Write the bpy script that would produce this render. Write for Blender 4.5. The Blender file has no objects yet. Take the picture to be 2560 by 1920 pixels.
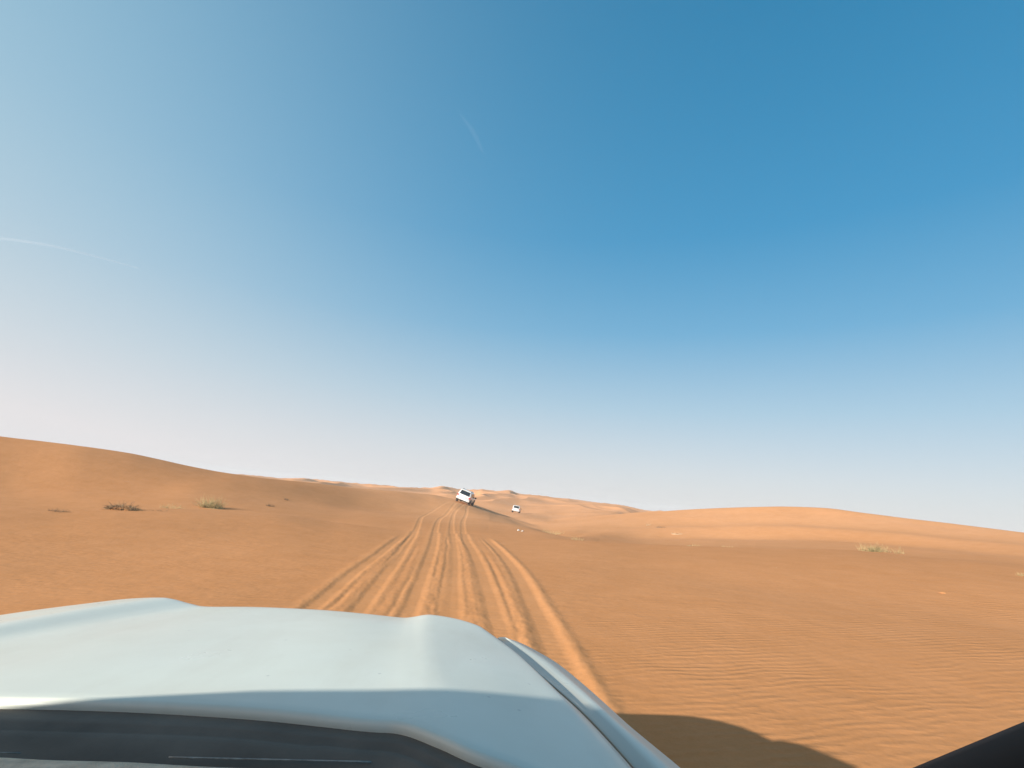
import bpy, bmesh, math, random
import numpy as np
from mathutils import Vector, Matrix
D2R = math.radians
scene = bpy.context.scene
COL = scene.collection

# ---------------------------------------------------------------- camera
PITCH, ROLL = D2R(12.55), D2R(4.9)
cam_d = bpy.data.cameras.new('camera'); cam = bpy.data.objects.new('camera', cam_d); COL.objects.link(cam)
cam_d.sensor_width = 36; cam_d.lens = 18.0; cam_d.clip_start = .02; cam_d.clip_end = 60000
fw = Vector((0, math.cos(PITCH), math.sin(PITCH))); u0 = Vector((0, -math.sin(PITCH), math.cos(PITCH))); r0 = Vector((1, 0, 0))
cr = math.cos(ROLL) * r0 + math.sin(ROLL) * u0; cu = -math.sin(ROLL) * r0 + math.cos(ROLL) * u0
m3 = Matrix((cr, cu, -fw)).transposed()
cam.matrix_world = Matrix.Translation((0, 0, 1.55)) @ m3.to_4x4()
scene.camera = cam

# ---------------------------------------------------------------- sky and sun
EXPO = .62
SUN_EL, SUN_BACK = D2R(19.0), D2R(47.0)      # low sun behind the left shoulder
sun_dir = Vector((-math.sin(SUN_BACK) * math.cos(SUN_EL), -math.cos(SUN_BACK) * math.cos(SUN_EL), math.sin(SUN_EL)))
world = bpy.data.worlds.new('World'); scene.world = world; world.use_nodes = True
nt = world.node_tree; N = nt.nodes; Lk = nt.links
for n in list(N): N.remove(n)
def wn(t, **k):
    n = N.new(t)
    for a, b in k.items(): setattr(n, a, b)
    return n
def wmath(op, a, b=None, clamp=False):
    n = wn('ShaderNodeMath', operation=op, use_clamp=clamp)
    for i, v in enumerate((a, b)):
        if v is None: continue
        if hasattr(v, 'is_linked') or hasattr(v, 'node'): Lk.new(v, n.inputs[i])
        else: n.inputs[i].default_value = v
    return n.outputs[0]
sky = wn('ShaderNodeTexSky', sky_type='NISHITA', sun_disc=False, sun_elevation=SUN_EL, sun_rotation=math.pi + SUN_BACK,
         air_density=1.0, dust_density=.6, ozone_density=3.0, altitude=0)
tc = wn('ShaderNodeTexCoord')
sep = wn('ShaderNodeSeparateXYZ'); Lk.new(tc.outputs['Generated'], sep.inputs[0])
zc = wmath('MAXIMUM', sep.outputs['Z'], 0.0)
low = wmath('POWER', wmath('SUBTRACT', 1.0, zc), 7.0)                        # haze near the horizon
dot = wn('ShaderNodeVectorMath', operation='DOT_PRODUCT'); Lk.new(tc.outputs['Generated'], dot.inputs[0])
hz = Vector((-.96, .20, .18)).normalized(); dot.inputs[1].default_value = hz
side = wmath('MULTIPLY', wmath('ADD', dot.outputs['Value'], 1.0), .5)        # dust glow on the sun's side
SKY_S = .10; KS = 1 / (SKY_S * 2 ** EXPO)
ramp = wn('ShaderNodeValToRGB'); Lk.new(zc, ramp.inputs['Fac'])
stops = [(0.0, (.68, .69, .70)), (.07, (.58, .66, .72)), (.18, (.36, .57, .71)), (.32, (.140, .42, .66)), (.48, (.052, .318, .580)), (.75, (.024, .232, .450)), (1.0, (.018, .17, .36))]
el = ramp.color_ramp.elements
while len(el) < len(stops): el.new(.5)
for e_, (p_, c_) in zip(el, stops): e_.position = p_; e_.color = (*c_, 1)
scl = wn('ShaderNodeVectorMath', operation='SCALE'); Lk.new(ramp.outputs['Color'], scl.inputs[0]); scl.inputs['Scale'].default_value = KS
def haze_mix(col, fac, rgb):
    n = wn('ShaderNodeMix', data_type='RGBA'); n.inputs['B'].default_value = (*rgb, 1); Lk.new(col, n.inputs['A'])
    if hasattr(fac, 'node'): Lk.new(fac, n.inputs['Factor'])
    else: n.inputs['Factor'].default_value = fac
    return n.outputs['Result']
n_ = wn('ShaderNodeMix', data_type='RGBA'); n_.inputs['Factor'].default_value = .88; Lk.new(sky.outputs['Color'], n_.inputs['A']); Lk.new(scl.outputs[0], n_.inputs['B'])
glow_f = wmath('MULTIPLY', wmath('POWER', side, 5.4), 1.0, clamp=True)
near = wmath('MULTIPLY', wmath('POWER', wmath('SUBTRACT', 1.0, zc), 2.9), wmath('POWER', side, 5.0))
low_f = wmath('ADD', wmath('MULTIPLY', low, wmath('ADD', wmath('MULTIPLY', side, .55), .28)), wmath('MULTIPLY', near, 1.0), clamp=True)
sdot = wn('ShaderNodeVectorMath', operation='DOT_PRODUCT'); Lk.new(tc.outputs['Generated'], sdot.inputs[0]); sdot.inputs[1].default_value = sun_dir
aur = wmath('MULTIPLY', wmath('POWER', wmath('MAXIMUM', sdot.outputs['Value'], 0.0), 5.0), .75)      # warm glow round the sun, added to redden the shade
c_ = haze_mix(haze_mix(n_.outputs['Result'], glow_f, tuple(KS * q for q in (.40, .61, .72))), low_f, tuple(KS * q for q in (.79, .768, .778)))
c_ = haze_mix(c_, aur, tuple(KS * q for q in (1.6, 1.15, .9)))
bg = wn('ShaderNodeBackground'); bg.inputs['Strength'].default_value = SKY_S
Lk.new(c_, bg.inputs['Color'])
wo = wn('ShaderNodeOutputWorld'); Lk.new(bg.outputs[0], wo.inputs['Surface'])

sd = bpy.data.lights.new('sun', 'SUN'); sd.energy = 5.0; sd.angle = D2R(.5); sd.color = (1.0, .985, .93)
so = bpy.data.objects.new('sun', sd); COL.objects.link(so); so.location = (-40, -40, 60)
so.rotation_euler = sun_dir.to_track_quat('Z', 'Y').to_euler()
scene.view_settings.view_transform = 'Standard'; scene.view_settings.look = 'None'
scene.view_settings.exposure = EXPO; scene.view_settings.gamma = 1

# ---------------------------------------------------------------- helpers
def mat(name, base=(.5, .5, .5), rough=.6, metal=0, coat=0, spec=.5, build=None, **kw):
    m = bpy.data.materials.new(name); m.use_nodes = True
    b = m.node_tree.nodes['Principled BSDF']
    b.inputs['Base Color'].default_value = (*base, 1); b.inputs['Roughness'].default_value = rough; b.inputs['Metallic'].default_value = metal
    b.inputs['Coat Weight'].default_value = coat; b.inputs['Coat Roughness'].default_value = .06; b.inputs['Specular IOR Level'].default_value = spec
    if build: build(m.node_tree, b)
    return m
def vary(scale, amount, tint=None, detail=4, bump=0, bscale=None):
    """base colour broken up by noise, optional noise bump"""
    def f(t, b):
        base = b.inputs['Base Color'].default_value[:]
        co = t.nodes.new('ShaderNodeTexCoord'); nz = t.nodes.new('ShaderNodeTexNoise'); nz.inputs['Scale'].default_value = scale; nz.inputs['Detail'].default_value = detail
        t.links.new(co.outputs['Object'], nz.inputs['Vector'])
        rp = t.nodes.new('ShaderNodeValToRGB'); t.links.new(nz.outputs['Fac'], rp.inputs['Fac'])
        lo = tint or tuple(c * (1 - amount) for c in base[:3]); hi = tuple(min(1, c * (1 + amount)) for c in base[:3])
        rp.color_ramp.elements[0].color = (*lo, 1); rp.color_ramp.elements[0].position = .3
        rp.color_ramp.elements[1].color = (*hi, 1); rp.color_ramp.elements[1].position = .7
        t.links.new(rp.outputs['Color'], b.inputs['Base Color'])
        if bump:
            n2 = t.nodes.new('ShaderNodeTexNoise'); n2.inputs['Scale'].default_value = bscale or scale * 6; t.links.new(co.outputs['Object'], n2.inputs['Vector'])
            bp = t.nodes.new('ShaderNodeBump'); bp.inputs['Distance'].default_value = bump; t.links.new(n2.outputs['Fac'], bp.inputs['Height']); t.links.new(bp.outputs[0], b.inputs['Normal'])
    return f
def link(name, me, m=None, parent=None, smooth=True):
    o = bpy.data.objects.new(name, me); COL.objects.link(o)
    if m: me.materials.append(m)
    if parent is not None: o.parent = parent
    if smooth and len(me.polygons): me.polygons.foreach_set('use_smooth', [True] * len(me.polygons))
    return o
def obj(name, bm, m=None, parent=None, smooth=True):
    me = bpy.data.meshes.new(name); bmesh.ops.recalc_face_normals(bm, faces=bm.faces); bm.to_mesh(me); bm.free()
    return link(name, me, m, parent, smooth)
def thing(name, label, cat, loc=(0, 0, 0), group=None):
    o = bpy.data.objects.new(name, None); COL.objects.link(o); o.location = loc; o.empty_display_size = .2
    o['label'] = label; o['category'] = cat
    if group: o['group'] = group
    return o
def tag(o, label, cat, group=None):
    o['label'] = label; o['category'] = cat
    if group: o['group'] = group
    return o
def grid_faces(nr, nc, wrap=False):
    i = np.arange((nr - 1) * nc if wrap else (nr - 1) * (nc - 1))
    cc = nc if wrap else nc - 1
    r, c = i // cc, i % cc
    c1 = (c + 1) % nc
    return np.stack([r * nc + c, r * nc + c1, (r + 1) * nc + c1, (r + 1) * nc + c], -1)
def mesh_np(name, V, Q):
    me = bpy.data.meshes.new(name); V = np.asarray(V, np.float32); Q = np.asarray(Q, np.int32)
    me.vertices.add(len(V)); me.vertices.foreach_set('co', V.ravel())
    me.loops.add(Q.size); me.loops.foreach_set('vertex_index', Q.ravel())
    me.polygons.add(len(Q)); me.polygons.foreach_set('loop_start', np.arange(0, Q.size, Q.shape[1], dtype=np.int32))
    me.update(calc_edges=True)
    return me
def bm_box(bm, lo, hi, bevel=0, seg=2):
    vs = [bm.verts.new((x, y, z)) for x in (lo[0], hi[0]) for y in (lo[1], hi[1]) for z in (lo[2], hi[2])]
    fs = [bm.faces.new([vs[k] for k in q]) for q in ((0, 1, 3, 2), (4, 6, 7, 5), (0, 4, 5, 1), (2, 3, 7, 6), (0, 2, 6, 4), (1, 5, 7, 3))]
    if bevel:
        es = {e for f in fs for e in f.edges}
        bmesh.ops.bevel(bm, geom=list(es), offset=bevel, segments=seg, affect='EDGES', profile=.6)
def bm_loft(bm, rings, caps=True):
    R = [[bm.verts.new(p) for p in r] for r in rings]; n = len(R[0])
    for a, b in zip(R, R[1:]):
        for k in range(n): bm.faces.new((a[k], a[(k + 1) % n], b[(k + 1) % n], b[k]))
    if caps: bm.faces.new(R[0][::-1]); bm.faces.new(R[-1])
def bm_tube(bm, pts, rad, n=8, flat=None):
    rings = []
    pts = [Vector(p) for p in pts]
    for i, p in enumerate(pts):
        t = (pts[min(i + 1, len(pts) - 1)] - pts[max(i - 1, 0)]).normalized()
        a = t.cross(Vector((0, 0, 1)) if abs(t.z) < .9 else Vector((1, 0, 0))).normalized(); b = t.cross(a)
        r = rad[i] if hasattr(rad, '__len__') else rad
        rings.append([p + (a * math.cos(q) + b * math.sin(q) * (flat or 1)) * r for q in [2 * math.pi * k / n for k in range(n)]])
    bm_loft(bm, rings)
def rrect(x0, x1, z0, z1, r, n=3):
    """rounded rectangle outline in x, z"""
    out = []
    for cx, cz, a0 in ((x1 - r, z1 - r, 0), (x0 + r, z1 - r, 90), (x0 + r, z0 + r, 180), (x1 - r, z0 + r, 270)):
        for k in range(n + 1):
            a = D2R(a0 + 90 * k / n); out.append((cx + r * math.cos(a), cz + r * math.sin(a)))
    return out

# ---------------------------------------------------------------- terrain as a function of world x, y (metres)
# ridge and valley lines of the dunes: (bearing from the driving direction, distance, height)
LAYERS = [
# D
    [(-48.09,24.0,-0.23), (-42.96,24.0,-0.18), (-39.88,24.0,-0.17), (-35.15,25.0,-0.08), (-28.41,26.0,-0.01), (-23.19,26.0,-0.01), (-16.65,24.0,-0.13), (-10.52,22.5,-0.13), (-7.16,22.0,-0.09), (-4.18,22.0,-0.07), (0.11,22.0,-0.02), (7.40,22.0,0.08), (14.86,22.5,0.17), (26.20,23.0,0.48), (33.99,24.0,0.74), (38.51,24.0,0.78), (43.00,24.0,0.88), (44.80,24.0,0.88), (49.60,24.0,0.94)],
# F
    [(-48.42,41.0,-0.44), (-43.24,41.0,-0.49), (-38.40,41.0,-0.30), (-35.40,41.0,-0.22), (-32.76,41.0,-0.16), (-30.26,41.0,-0.10), (-27.61,41.5,-0.12), (-23.38,43.0,-0.20), (-18.85,45.5,-0.35), (-14.87,48.0,-0.55), (-10.75,50.0,-0.65), (-7.37,51.0,-0.65), (-4.37,50.0,-0.58), (-2.19,47.0,-0.55), (0.00,43.0,-0.58), (2.19,38.0,-0.52), (4.84,34.0,-0.44), (7.34,32.0,-0.47), (9.49,37.0,-0.61), (14.85,45.0,-0.76), (22.61,47.0,-0.34), (29.62,47.0,0.22), (35.79,46.0,0.56), (41.12,44.0,0.67), (44.84,42.0,0.71), (49.65,42.0,0.79)],
# G
    [(-49.43,56.0,3.18), (-44.17,55.0,2.90), (-41.28,54.5,2.84), (-38.39,54.0,2.72), (-35.82,54.0,2.57), (-33.37,54.0,2.27), (-30.77,54.0,1.91), (-28.05,54.0,1.65), (-25.22,55.0,1.51), (-22.27,58.0,1.43), (-19.19,62.5,1.32), (-15.18,68.5,1.18), (-11.03,74.5,1.12), (-7.62,80.0,1.07), (-6.31,79.0,0.88), (-4.90,79.0,0.69), (-3.31,82.0,0.29), (-1.66,85.0,-0.37), (-0.10,83.0,-0.93), (2.13,68.0,-1.26), (4.82,50.0,-1.12), (7.33,40.0,-0.89), (9.46,46.0,-0.77), (14.82,54.0,-0.16), (22.61,56.0,0.66), (29.66,56.0,1.32), (35.86,54.0,1.51), (41.20,52.0,1.43), (44.93,50.0,1.39), (49.72,50.0,1.17)],
# H
    [(-48.20,86.0,2.12), (-43.11,84.0,1.88), (-35.30,82.0,1.20), (-27.59,82.0,0.62), (-21.96,87.0,0.52), (-15.01,95.0,0.18), (-10.92,98.0,-0.09), (-7.55,98.0,-0.04), (-4.90,97.0,-0.32), (-3.35,98.0,-0.50), (-1.63,98.0,-1.24), (-0.08,96.0,-1.67), (2.13,84.0,-1.80), (4.77,68.0,-1.24), (7.26,63.0,-0.84), (9.41,62.0,-0.42), (14.79,64.0,0.52), (22.62,65.0,1.71), (29.70,64.0,2.45), (35.91,62.0,2.40), (41.26,60.0,2.12), (44.99,57.0,1.93), (49.77,57.0,1.56)],
# I
    [(-48.20,120.0,-0.88), (-43.11,120.0,-1.12), (-35.30,125.0,-1.50), (-27.59,138.0,-0.98), (-21.96,140.0,-0.78), (-15.01,125.0,-0.82), (-10.92,120.0,-0.69), (-7.55,118.0,-0.74), (-4.90,115.0,-0.92), (-3.35,116.0,-1.00), (-1.63,116.0,-1.75), (-0.09,112.0,-1.96), (2.52,104.0,-1.62), (5.00,98.0,-1.65), (8.53,92.0,-0.56), (12.31,83.0,0.49), (14.77,78.0,1.13), (16.80,75.0,1.48), (20.72,73.0,2.22), (24.47,72.0,2.81), (28.37,71.0,3.29), (31.68,70.0,3.46), (34.47,69.0,3.27), (38.71,67.0,2.85), (42.51,65.0,2.56), (45.02,63.0,2.37), (49.82,63.0,2.04)],
# J
    [(-48.20,160.0,-3.00), (-43.11,160.0,-3.00), (-27.59,160.0,-2.50), (-15.01,160.0,-2.00), (-6.70,155.0,-2.40), (-3.16,140.0,-2.22), (-0.11,132.0,-2.11), (1.63,130.0,-1.91), (4.98,128.0,-1.89), (8.10,128.0,-1.19), (11.47,128.0,-0.35), (16.80,128.0,-4.50), (24.47,128.0,-5.00), (45.17,128.0,-5.00), (50.07,128.0,-5.00)],
# K
    [(-48.20,210.0,-3.00), (-43.11,210.0,-3.00), (-27.59,210.0,-2.00), (-19.16,210.0,-0.09), (-11.02,205.0,0.21), (-6.73,200.0,-0.28), (-3.25,195.0,-0.69), (-0.20,190.0,-0.36), (1.55,185.0,-0.25), (4.90,180.0,0.41), (8.05,180.0,0.45), (12.29,180.0,0.67), (16.80,180.0,-4.00), (24.47,180.0,-4.00), (45.17,180.0,-4.00), (50.07,180.0,-4.00)],
# N
    [(-48.83,380.0,-4.94), (-43.67,380.0,-4.28), (-28.01,380.0,0.87), (-25.22,380.0,1.07), (-23.02,380.0,0.84), (-20.41,380.0,2.15), (-17.26,380.0,1.85), (-15.24,380.0,1.93), (-11.08,380.0,2.10), (-7.94,380.0,3.04), (-6.64,380.0,4.91), (-5.67,380.0,4.32), (-2.92,380.0,4.45), (-2.23,380.0,5.12), (-0.95,380.0,4.69), (0.70,380.0,5.90), (2.00,380.0,4.05), (3.18,380.0,4.14), (5.59,380.0,3.77), (7.58,380.0,3.46), (10.07,380.0,2.89), (11.81,380.0,2.47), (13.48,380.0,2.03), (15.87,380.0,0.94), (18.78,380.0,1.28), (29.67,380.0,1.23), (44.95,380.0,1.29), (49.76,380.0,1.24)],
]
def _slopes(x, y):
    """monotone cubic slopes (Fritsch-Carlson) along the last axis"""
    h = np.diff(x, axis=-1); d = np.diff(y, axis=-1) / h
    m = np.zeros_like(y)
    a, b = d[..., :-1], d[..., 1:]
    w1, w2 = 2 * h[..., 1:] + h[..., :-1], h[..., 1:] + 2 * h[..., :-1]
    with np.errstate(divide='ignore', invalid='ignore'):
        mm = (w1 + w2) / (w1 / a + w2 / b)
    m[..., 1:-1] = np.where(a * b > 0, mm, 0)
    m[..., 0], m[..., -1] = d[..., 0], d[..., -1]
    return m
def _herm(x, y, m, q, i, take):
    x0, x1, y0, y1, m0, m1 = take(x, i), take(x, i + 1), take(y, i), take(y, i + 1), take(m, i), take(m, i + 1)
    h = x1 - x0; t = (q - x0) / h
    return (y0 * (1 + 2 * t) * (1 - t) ** 2 + m0 * h * t * (1 - t) ** 2 + y1 * t * t * (3 - 2 * t) + m1 * h * t * t * (t - 1))
def interp_smooth(x, y, q):
    x = np.asarray(x, float); y = np.asarray(y, float)
    q = np.clip(q, x[0], x[-1]); i = np.clip(np.searchsorted(x, q, 'right') - 1, 0, len(x) - 2)
    return _herm(x, y, _slopes(x, y), q, i, lambda a, k: a[k])
def layer_at(k, az):
    L = LAYERS[k]
    mr = (L[0][1] + L[-1][1]) / 2; mz = (L[0][2] + L[-1][2]) / 2
    L = [(-180, mr, mz), (-100, L[0][1], L[0][2])] + L + [(100, L[-1][1], L[-1][2]), (180, mr, mz)]
    a = [q[0] for q in L]
    return interp_smooth(a, [q[1] for q in L], az), interp_smooth(a, [q[2] for q in L], az)
_rng = np.random.RandomState(5)
_G = _rng.rand(256, 256) * 2 * math.pi
def noise2(x, y):
    xi = np.floor(x).astype(int); yi = np.floor(y).astype(int); xf = x - xi; yf = y - yi
    def g(i, j, dx, dy):
        t = _G[(xi + i) & 255, (yi + j) & 255]; return np.cos(t) * dx + np.sin(t) * dy
    u = xf ** 3 * (xf * (xf * 6 - 15) + 10); v = yf ** 3 * (yf * (yf * 6 - 15) + 10)
    a = g(0, 0, xf, yf) * (1 - u) + g(1, 0, xf - 1, yf) * u
    b = g(0, 1, xf, yf - 1) * (1 - u) + g(1, 1, xf - 1, yf - 1) * u
    return (a * (1 - v) + b * v) * 1.5
def sstep(a, b, x):
    t = np.clip((x - a) / (b - a), 0, 1); return t * t * (3 - 2 * t)
CAM_H = 1.55
TILT = .044
def base_z(x, y):
    x = np.asarray(x, float); y = np.asarray(y, float)
    r = np.hypot(x, y); az = np.degrees(np.arctan2(x, y)); s = np.sin(np.radians(az))
    fr = [np.zeros_like(r), np.full_like(r, 3.), np.full_like(r, 11.)]
    fz = [np.zeros_like(r), TILT * 3 * s, TILT * 11 * s - .03]
    dr, dz = layer_at(0, az); fr.append(dr); fz.append(dz)
    er = dr + 5.5 - 1.5 * np.exp(-((az - 7) / 6) ** 2); sight = CAM_H + (dz - CAM_H) / dr * er
    dip = interp_smooth([-180, -40, -20, -8, 0, 10, 30, 180], [.2, .2, .16, .09, .08, .25, .3, .3], az)
    fr.append(er); fz.append(sight - dip)
    for k in range(1, 8):
        a, b = layer_at(k, az)
        if k == 2:                              # keep the face of the left dune steep right up to its crest
            sl = (b - fz[-1]) / (a - fr[-1]); q = .14 * (a - fr[-1])
            wl = interp_smooth([-180, -26, -16, 180], [.9, .9, .35, .35], az)
            fr.append(a - q); fz.append(b - q * sl * wl)
        fr.append(a); fz.append(b)
    fr += [np.full_like(r, 640.), np.full_like(r, 9000.)]; fz += [np.full_like(r, -7.), np.full_like(r, -7.)]
    X = np.stack(fr, -1); Y = np.stack(fz, -1); M = _slopes(X, Y)
    i = np.clip((r[..., None] >= X).sum(-1) - 1, 0, X.shape[-1] - 2)
    z = _herm(X, Y, M, np.minimum(r, 8999.), i, lambda a, k: np.take_along_axis(a, k[..., None], -1)[..., 0])
    # wind-blown unevenness
    z = z + .025 * noise2(x / 3.1, y / 4.3) * sstep(3, 8, r) + .07 * noise2(x / 9. + 7, y / 12.) * sstep(14, 30, r) * (1 - sstep(90, 130, r))
    # small far dunes, crests across the wind
    wx = x + 9 * noise2(x / 40., y / 40. + 3); wy = y + 9 * noise2(x / 40. + 11, y / 40.)
    d1 = (1 - np.abs(noise2(wx / 34. + .3, wy / 60.)) * 1.9) ; d2 = (1 - np.abs(noise2(wx / 15. + 4.3, wy / 26.)) * 1.9)
    amp = sstep(100, 150, r) * (1 - sstep(470, 600, r))
    car2 = 1 - np.exp(-((x - .8) ** 2 + (y - 128) ** 2) / 12. ** 2)
    z = z + amp * car2 * (2.7 * (d1 - .6) + .5 * (d2 - .6)) * (.35 + .65 * sstep(140, 260, r))
    return z

# ---------------------------------------------------------------- the sand: one sheet to the horizon
# centre lines of the wheel ruts left by the cars ahead, world x, y
RUTS = [
    [(-2.50,7.76), (-2.60,8.68), (-2.73,9.81), (-2.84,11.16), (-2.99,13.11), (-3.23,15.96), (-3.60,20.58)],
    [(-1.89,8.06), (-2.00,8.98), (-2.11,10.07), (-2.24,11.42), (-2.45,13.38), (-2.77,16.13), (-3.24,20.21), (-4.69,30.13), (-7.32,55.32), (-7.09,66.24)],
    [(-1.14,7.33), (-1.22,8.23), (-1.33,9.38), (-1.45,10.86), (-1.65,12.99), (-1.96,16.17), (-2.54,21.33), (-3.71,30.90), (-5.19,46.50), (-5.83,61.92), (-5.98,67.73)],
    [(-0.54,7.41), (-0.62,8.30), (-0.72,9.45), (-0.85,10.99), (-1.04,13.27), (-1.35,16.48), (-1.90,21.88), (-2.76,30.80), (-3.90,43.15), (-5.02,59.86), (-5.02,68.87)],
    [(0.11,6.80), (0.04,7.63), (-0.04,8.67), (-0.17,10.05), (-0.35,12.12), (-0.66,15.16), (-1.22,19.91), (-2.06,30.39), (-2.97,42.60), (-3.80,58.67), (-4.35,68.28)],
    [(0.70,5.73), (0.68,6.41), (0.65,7.27), (0.60,8.34), (0.54,9.79), (0.42,12.01), (0.11,15.57), (-0.65,21.60)],
]
def rut_disp(x, y):
    """(height change, how much of the surface is churned)"""
    dz = np.zeros_like(x); ch = np.zeros_like(x)
    for k, P in enumerate(RUTS):
        P = [(P[0][0] - (P[1][0] - P[0][0]) * (P[0][1] - 0) / (P[1][1] - P[0][1]), 0.)] + P
        if P[-1][1] > 55: P = P + [(P[-1][0] + .25, P[-1][1] + 4)]
        py = [p[1] for p in P]; px = [p[0] for p in P]
        xr = interp_smooth(py, px, y); e = .1
        sl = (interp_smooth(py, px, y + e) - interp_smooth(py, px, y - e)) / (2 * e)
        d = (x - xr) / np.sqrt(1 + sl * sl)
        d = d + .011 * noise2(y * .9 + 31 * k, y * 0 + k * 7.3) + .006 * noise2(y * 4.1 + 17 * k, x * 3)
        if k == 0: d = d + .015 * noise2(y * 1.7, y * 0 + 2.2)
        fade = 1 - sstep(py[-1] - 3, py[-1], y)
        w = (.135, .14, .15, .15, .15, .16)[k]; dep = (.012, .013, .0145, .013, .013, .016)[k]
        q = np.abs(d)
        v = -dep * (1 - sstep(w * .45, w * 1.35, q))
        bl = .0036 * (1 + .5 * noise2(y * 1.3 + 5 * k, y * 0 + 1)); br = .0036 * (1 + .5 * noise2(y * 1.1 + 9 * k, y * 0 + 4))
        if k == 5: br = br + .009
        if k == 0: bl = bl + .003
        v = v + bl * np.exp(-((d + w * 1.6) / .10) ** 2) + br * np.exp(-((d - w * 1.5) / .075) ** 2)
        lump = (.003 * noise2(x * 7, y * 4.5) + .002 * noise2(x * 15 + 3, y * 11)) * np.exp(-((q - w * 1.5) / .14) ** 2)
        tread = .003 * np.sin(y * 2 * math.pi / .16 + 6 * d) * (1 - sstep(w * .6, w, q)) * (1 - sstep(12, 22, y))
        dz = dz + (v + lump + tread) * fade; ch = np.maximum(ch, (1 - sstep(w * 1.3, w * 2.6, q)) * fade)
    # older, half blown-over tracks between the fresh ones, and fine lines along the ruts
    for k in range(len(RUTS) - 1):
        A, B = RUTS[k], RUTS[k + 1]
        for w_ in (.38, .68):
            xr = interp_smooth([p[1] for p in A], [p[0] for p in A], y) * (1 - w_) + interp_smooth([p[1] for p in B], [p[0] for p in B], y) * w_
            d = x - xr + .022 * noise2(y * .5 + 13 * k + 40 * w_, y * 0 + k)
            on = np.clip(.5 + noise2(y * .12 + 7 * k, y * 0 + 30 * w_) * 1.6, 0, 1) * (1 - sstep(18, 22, y))
            dz = dz + on * (-.010 * np.exp(-(d / .05) ** 2) + .005 * np.exp(-((d - .11) / .05) ** 2))
            ch = np.maximum(ch, .6 * on * np.exp(-(d / .2) ** 2))
    return dz, ch
def ground_z(x, y):
    x = np.atleast_1d(np.asarray(x, float)); y = np.atleast_1d(np.asarray(y, float))
    return base_z(x, y) + np.where((y > 1) & (y < 80), rut_disp(x, np.clip(y, 1, 80))[0] * sstep(1, 3, y), 0)
az = np.concatenate([np.arange(-180, -56, 3.0), np.arange(-54, -20, .085), np.arange(-20, 14, .05), np.arange(14, 54, .085), np.arange(54, 180, 3.0)])
rr = np.concatenate([[.4], np.geomspace(.9, 80, 600), np.geomspace(80.5, 640, 300), np.geomspace(680, 1550, 14)])
A_, R_ = np.meshgrid(np.radians(az), rr)
gx, gy = (R_ * np.sin(A_)).ravel(), (R_ * np.cos(A_)).ravel()
gz = np.concatenate([base_z(gx[i:i + 60000], gy[i:i + 60000]) for i in range(0, len(gx), 60000)])
churn = np.zeros_like(gz)
sel = (gy > 1) & (gy < 80) & (np.abs(gx) < 14)
dz, ch = rut_disp(gx[sel], gy[sel]); gz[sel] += dz * sstep(1, 3, gy[sel]); churn[sel] = ch * sstep(1, 3, gy[sel])
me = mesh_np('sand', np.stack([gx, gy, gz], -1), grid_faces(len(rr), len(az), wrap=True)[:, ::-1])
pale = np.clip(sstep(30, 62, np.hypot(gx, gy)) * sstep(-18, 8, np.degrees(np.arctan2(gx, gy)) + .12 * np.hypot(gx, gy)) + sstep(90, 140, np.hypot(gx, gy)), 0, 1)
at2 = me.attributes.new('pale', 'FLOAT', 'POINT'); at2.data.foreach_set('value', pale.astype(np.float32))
at = me.attributes.new('churn', 'FLOAT', 'POINT'); at.data.foreach_set('value', churn.astype(np.float32))
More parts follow.
